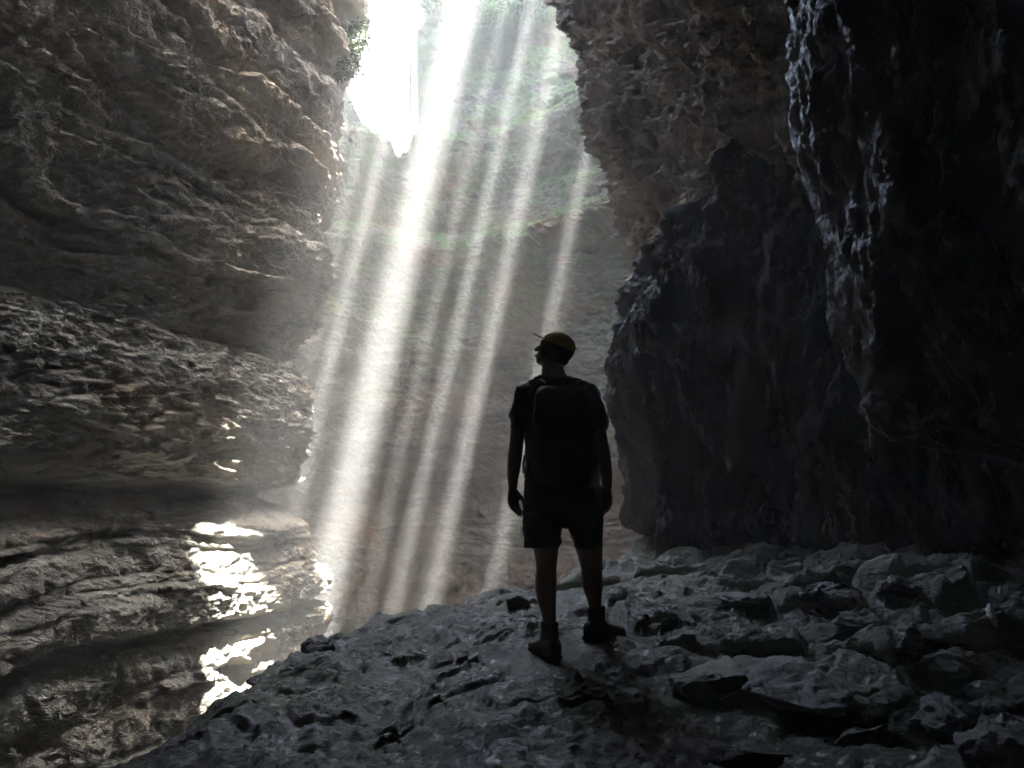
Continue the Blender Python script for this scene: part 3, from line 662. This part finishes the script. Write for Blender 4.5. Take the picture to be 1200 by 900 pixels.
# torso, hips under the clothes
torso = [(632, 668, 446, DT, .06), (616, 688, 458, DT, .085), (606, 700, 475, DT, .12), (611, 699, 500, DT, .125), (616, 699, 530, DT, .12), (617, 700, 555, DT, .115), (616, 703, 580, DT, .125), (616, 704, 600, DT, .13), (622, 700, 615, DT, .11)]
b.sil([(l + 5, r_ - 5, y, d, t - .012) for l, r_, y, d, t in torso])
legL = [(618, 660, 600, DT - .03, .10), (620, 659, 620, 3.70, .095), (624, 655, 640, 3.69, .085), (627, 653.5, 655, 3.68, .068), (628, 652, 668, 3.68, .062), (626.5, 652.5, 684, 3.66, .066), (629, 652, 700, 3.64, .056), (634, 651.5, 718, 3.62, .042), (636, 652, 732, 3.61, .040), (636, 653, 750, 3.60, .040)]
legR = [(662, 704, 600, DT, .10), (667, 705, 620, 3.78, .095), (673, 706, 640, 3.80, .085), (678, 706, 655, 3.82, .068), (680.5, 705.5, 668, 3.84, .062), (682, 706.5, 684, 3.86, .062), (686, 705.5, 697, 3.87, .052), (690, 704.5, 712, 3.88, .040), (691, 705, 724, 3.88, .040), (691, 706, 738, 3.87, .040)]
b.sil(legL); b.sil(legR)
# neck
b.sil([(634, 668, 446, DT - .01, .06), (634.5, 662, 436, DT - .01, .058), (635, 661, 428, DT, .058), (636, 662, 418, DT, .055)])
# arms
armL = [(612, 624, 458, DT, .045), (599.5, 620, 475, DT, .056), (598.5, 617, 500, DT - .01, .050), (597, 614, 518, DT - .01, .042), (594.8, 612, 535, DT, .042), (594, 610, 550, DT + .02, .038), (594.5, 607.5, 562, DT + .04, .030), (595.5, 606.5, 571, DT + .05, .026)]
armR = [(681, 695, 458, DT, .045), (688, 707, 475, DT, .056), (692, 709.5, 500, DT - .01, .050), (696, 713, 520, DT - .01, .044), (699, 716, 538, DT + .01, .042), (701.5, 717.5, 552, DT + .03, .038), (704, 717.5, 563, DT + .05, .031), (705, 717, 572, DT + .06, .027)]
b.sil(armL); b.sil(armR)
def hand(b, w, e, thumb_dir, down, curl):
    """w wrist point, e towards fingers; thumb_dir = sideways unit toward the thumb"""
    w = np.array(w); dn = np.array(down, float); dn /= np.linalg.norm(dn)
    th = np.array(thumb_dir, float); th -= dn * th.dot(dn); th /= np.linalg.norm(th); pn = np.cross(dn, th)
    if pn.dot(curl) < 0: pn = -pn
    R = []
    for t, a, c in [(-.02, .024, .018), (.01, .028, .018), (.04, .038, .017), (.07, .041, .016), (.088, .038, .014)]:
        R.append((w + dn * t, th * a, pn * c))
    b.loft(R, 18, 2.3)
    for k, (sx, L) in enumerate([(.030, .068), (.010, .078), (-.011, .072), (-.030, .056)]):
        p0 = w + dn * .075 + th * sx * .92
        p1 = p0 + dn * L * .5 + pn * .012 + th * sx * .10; p2 = p1 + dn * L * .32 + pn * (.018 + .004 * k); p3 = p2 + dn * L * .18 + pn * .018
        b.tube([p0, p1, p2, p3], [.0095, .009, .0080, .0068], 10)
    t0 = w + dn * .022 + th * .024; t1 = w + dn * .050 + th * .050 + pn * .010; t2 = w + dn * .078 + th * .060 + pn * .016; t3 = w + dn * .100 + th * .060 + pn * .018
    b.tube([t0, t1, t2, t3], [.015, .0125, .0105, .008], 10)
hand(b, P(600.8, 572, DT + .05), None, (.75, .65, 0), (.04, .05, -1), (1, .2, 0))
hand(b, P(711, 573, DT + .06), None, (-.7, .7, 0), (-.03, .05, -1), (-1, .2, 0))
# head, looking up and to the left
HC = P(650.5, 411, DT)
fwd = np.array([-.84, .40, .42]); fwd /= np.linalg.norm(fwd); up = np.array([.22, -.05, 1.0]); up -= fwd * up.dot(fwd); up /= np.linalg.norm(up); sd_ = np.cross(fwd, up)
AX = [sd_, fwd, up]
def H(s_, f_, u_): return HC + sd_ * s_ + fwd * f_ + up * u_
b.ball(H(0, -.010, .018), AX, (.074, .092, .088)); b.ball(H(0, .030, -.030), AX, (.058, .060, .072)); b.ball(H(0, .052, -.082), AX, (.032, .034, .026))
b.tube([H(0, .086, .010), H(0, .104, -.020), H(0, .112, -.032)], [.010, .013, .014]); b.ball(H(0, .094, -.060), AX, (.024, .011, .008)); b.ball(H(0, .092, -.069), AX, (.021, .011, .008))
b.ball(H(0, .080, .022), AX, (.048, .018, .012))
for q in (-1, 1):
    b.ball(H(q * .031, .078, .004), AX, (.013, .012, .011)); b.ball(H(q * .046, .056, -.024), AX, (.020, .022, .020))
    ear = [sd_ * .35 * q + fwd * .9, sd_, up]; b.ball(H(q * .076, -.008, -.006), [sd_, fwd, up], (.010, .019, .032))
b.build('body', M_SKIN, hiker, ROOT, .0055, 3)
# clothing
s = MB(); s.sil([(632, 664, 441, DT, .062), (618, 684, 448, DT, .085), (607, 698, 461, DT, .105)] + [(l - (3 if y < 490 else 1), r_ + 1, y, d, t + .012) for l, r_, y, d, t in torso[2:7]] + [(615, 704, 590, DT, .14)], power=2.4)
s.sil([(615, 630, 449, DT, .04), (606, 627, 455, DT, .055), (601, 624, 464, DT, .064), (598.8, 622, 474, DT, .070), (597.8, 619.5, 488, DT, .068), (597.8, 618.5, 503, DT - .01, .066)])
s.sil([(676, 688, 448, DT, .04), (680, 698, 455, DT, .055), (684, 704, 465, DT, .064), (687, 708, 475, DT, .070), (690, 711, 488, DT, .068), (692, 713.5, 505, DT - .01, .066)])
s.build('shirt', M_SHIRT, hiker, ROOT, .006, 3, .014)
s = MB(); s.sil([(615, 704, 570, DT, .135), (614, 705, 590, DT, .145), (613.5, 705, 606, DT, .14), (617, 702, 618, DT, .115)], power=2.4)
s.sil([(614, 660, 600, DT - .03, .115), (613.5, 660, 615, 3.71, .112), (613.8, 657.5, 628, 3.70, .108), (615.5, 655.5, 640.5, 3.69, .104)]); s.sil([(661, 705, 600, DT, .115), (663, 705.5, 615, 3.77, .112), (668, 706, 628, 3.79, .108), (672.5, 706, 641, 3.80, .104)])
s.build('shorts', M_SHORT, hiker, ROOT, .006, 3, .014)
s = MB(); s.ball(H(0, -.020, .022), AX, (.080, .090, .086)); s.ball(H(0, -.060, -.030), AX, (.062, .036, .040)); s.build('hair', M_HAIR, hiker, ROOT, .005, 2, .003)
cap = MB()
R = []
for i in range(0, 9):
    t = i / 8; R.append((H(0, -.008, .028 + .082 * math.sin(t * 1.45)), sd_ * (.086 * math.cos(t * 1.42)), fwd * (.102 * math.cos(t * 1.42))))
cap.loft(R, 32)
cap.ball(H(0, -.008, .112), AX, (.008, .008, .005))
c_ = cap.build('cap', M_CAP, hiker, ROOT, .004, 3)
br = MB(); R = []
for k in range(9):
    t = k / 8; R.append((H(0, .070 + .088 * t, .040 + .012 * t - .006 * t * t), sd_ * (.072 * math.sqrt(max(1 - (t * .93) ** 2.6, 0.02))), up * .0035 + fwd * 0))
br.loft(R, 24, 2.2); br.build('brim', M_CAP, c_, np.array([0, 0, 0]) + ROOT, .003, 2)
def boot(rows_ank, ankle, toe_dir, name_z):
    z0 = name_z; td = np.array(toe_dir, float); td /= np.linalg.norm(td); sd = np.array([td[1], -td[0], 0.0])
    s = MB(); a = np.array([ankle[0], ankle[1], z0])
    s.loft([(a + [0, 0, .05], sd * .040, td * .052), (a + [0, 0, .09], sd * .042, td * .055), (a + [0, 0, .13], sd * .041, td * .052), (a + [0, 0, .165], sd * .044, td * .052), (a + [0, 0, .175], sd * .042, td * .050)], 20)
    R = []
    for t, w, h in [(-.078, .022, .055), (-.066, .034, .075), (-.03, .039, .090), (.03, .041, .082), (.08, .045, .060), (.125, .048, .046), (.165, .044, .038), (.190, .030, .028)]:
        R.append((a + td * t + [0, 0, .014 + h / 2], sd * w * 1.12, np.array([0, 0, h / 2 + .006])))
    s.loft(R, 20, 2.5)
    o = s.build('boot', M_BOOT, hiker, ROOT, .005, 2, .002)
    q = MB(); R = []
    for t, w in [(-.088, .018), (-.078, .034), (-.03, .041), (.03, .040), (.08, .047), (.13, .051), (.175, .046), (.200, .028)]:
        R.append((a + td * t + [0, 0, .014], sd * w, np.array([0, 0, .014])))
    q.loft(R, 16, 3.5); q.build('sole', M_SOLE, o, ROOT, .004, 1)
    lc = MB()
    for k in range(4):
        z = .085 + .022 * k; y = .070 - .004 * k
        lc.tube([a + td * y + sd * -.022 + [0, 0, z], a + td * (y + .008) + [0, 0, z + .006], a + td * y + sd * .022 + [0, 0, z]], [.003, .003, .003], 8)
    lc.build('lace', M_BAG, o, ROOT, 0)
def gz(x, y):
    xs, ys = np.meshgrid(np.linspace(x - .06, x + .06, 7), np.linspace(y - .1, y + .1, 9)); return float(np.percentile(ground_z(xs, ys), 80))
aL = P(644, 740, 3.60); aR = P(699, 728, 3.87)
GL, GR = gz(aL[0], aL[1]), gz(aR[0], aR[1]); print('feet ground', GL, GR, FEET[0][2], FEET[1][2])
boot(None, aL, (-.35, .9, 0), GL - .006); boot(None, aR, (.75, .55, 0), GR - .006)
# backpack (worn, a thing of its own)
bag = bpy.data.objects.new('backpack', None); col.objects.link(bag); bag.location = P(658, 510, DT - .2)
bag['label'] = 'small black daypack worn on the back of the hiker, strap end dangling at the left'; bag['category'] = 'backpack'
RB = np.array(bag.location)
s = MB(); s.sil([(634, 684, 452, DT - .155, .02), (628, 690, 460, DT - .175, .055), (625, 693, 480, DT - .20, .075), (624, 695, 510, DT - .215, .085), (624, 695, 545, DT - .21, .085), (627, 693, 562, DT - .19, .065), (634, 688, 570, DT - .17, .02)], power=3)
main = s.build('bag_body', M_BAG, bag, RB, .006, 3, .005)
s = MB(); s.sil([(634, 686, 512, DT - .285, .008), (630, 689, 520, DT - .292, .026), (630, 689, 545, DT - .292, .028), (634, 686, 556, DT - .285, .010)], power=3.2); s.build('pocket', M_BAG, bag, RB, .005, 3, .003)
s = MB(); s.tube([P(652, 452, DT - .17), P(653, 447, DT - .19), P(659, 446, DT - .20), P(665, 447, DT - .19), P(666, 452, DT - .17)], [.006] * 5); s.build('handle', M_BAG, bag, RB, 0)
for q in (0, 1):
    xs = [(640, 452), (634, 447), (629, 447), (626, 458), (622, 480), (619, 505), (617, 530), (621, 550)] if q == 0 else [(676, 452), (680, 448), (686, 449), (691, 458), (695, 480), (699, 505), (700, 530), (696, 550)]
    ds = [DT - .14, DT - .09, DT + .02, DT + .11, DT + .145, DT + .12, DT + .04, DT - .13]
    s = MB(); s.tube([P(x, y, d) for (x, y), d in zip(xs, ds)], [.013, .014, .015, .015, .015, .014, .010, .008]); s.build('strap', M_BAG, bag, RB, 0)
s = MB(); s.tube([P(619, 528, DT + .03), P(614.5, 535, DT), P(613.2, 543, DT), P(613.6, 552, DT), P(614, 554, DT)], [.005, .006, .007, .009, .008]); s.build('strap_end', M_BAG, bag, RB, 0)
print('person', time.time() - T0)

# ------------------------------------------------------------------ haze
def box(name, lo, hi):
    V = [(x, y, z) for x in (lo[0], hi[0]) for y in (lo[1], hi[1]) for z in (lo[2], hi[2])]
    me = bpy.data.meshes.new(name); me.from_pydata(V, [], [(0, 1, 3, 2), (4, 6, 7, 5), (0, 4, 5, 1), (2, 3, 7, 6), (0, 2, 6, 4), (1, 5, 7, 3)]); me.update(); return me
M_HAZE = bpy.data.materials.new('haze'); M_HAZE.use_nodes = True; nt = M_HAZE.node_tree; nt.nodes.clear()
o_ = nt.nodes.new('ShaderNodeOutputMaterial'); v_ = nt.nodes.new('ShaderNodeVolumePrincipled'); nt.links.new(v_.outputs[0], o_.inputs['Volume'])
v_.inputs['Color'].default_value = (.95, .95, .95, 1); v_.inputs['Density'].default_value = .0108; v_.inputs['Anisotropy'].default_value = 0.0
link('haze', box('haze', (-14, -10, -9.5), (14, 28, 27)), M_HAZE, kind='stuff', label='thin pale mist filling the cave and showing the sunbeams')

# ------------------------------------------------------------------ sun and sky
w = bpy.data.worlds.new('World'); sc.world = w; w.use_nodes = True; nt = w.node_tree
bg = nt.nodes['Background']; sky = nt.nodes.new('ShaderNodeTexSky'); sky.sky_type = 'NISHITA'; sky.sun_disc = False; sky.ozone_density = .3; sky.dust_density = 5.0
sky.sun_elevation = math.asin(SUN[2]); sky.sun_rotation = math.atan2(SUN[0], SUN[1]); nt.links.new(sky.outputs[0], bg.inputs[0]); bg.inputs[1].default_value = .15
L = bpy.data.lights.new('sun', 'SUN'); L.energy = 5; L.angle = math.radians(.7); L.color = (1, .97, .92)
lo = bpy.data.objects.new('sun', L); col.objects.link(lo); lo.rotation_euler = Vector(SUN).to_track_quat('Z', 'Y').to_euler(); lo.location = (3, 0, 25)

cam = bpy.data.cameras.new('camera'); cam.lens = 24; cam.sensor_width = 36; cam.clip_end = 500; cam.clip_start = .05
co_ = bpy.data.objects.new('camera', cam); col.objects.link(co_); co_.location = CAM; co_.rotation_euler = (math.radians(90) + PITCH, 0, 0); sc.camera = co_
sc.view_settings.view_transform = 'Standard'; sc.view_settings.look = 'None'; sc.view_settings.gamma = 1; sc.view_settings.use_curve_mapping = False; sc.view_settings.use_white_balance = True; sc.view_settings.white_balance_temperature = 6550; sc.view_settings.white_balance_tint = 8
sc.view_settings.exposure = 5.65
sc.render.engine = 'CYCLES'; cy = sc.cycles
cy.max_bounces = 7; cy.diffuse_bounces = 5; cy.glossy_bounces = 3; cy.volume_bounces = 1; cy.transmission_bounces = 2
cy.sample_clamp_indirect = 0.0; cy.use_denoising = True; cy.use_adaptive_sampling = True; cy.adaptive_threshold = .01; cy.denoiser = 'OPENIMAGEDENOISE'; cy.denoising_input_passes = 'RGB_ALBEDO_NORMAL'; cy.denoising_prefilter = 'ACCURATE'
cy.caustics_reflective = False; cy.caustics_refractive = False
print('done', time.time() - T0)
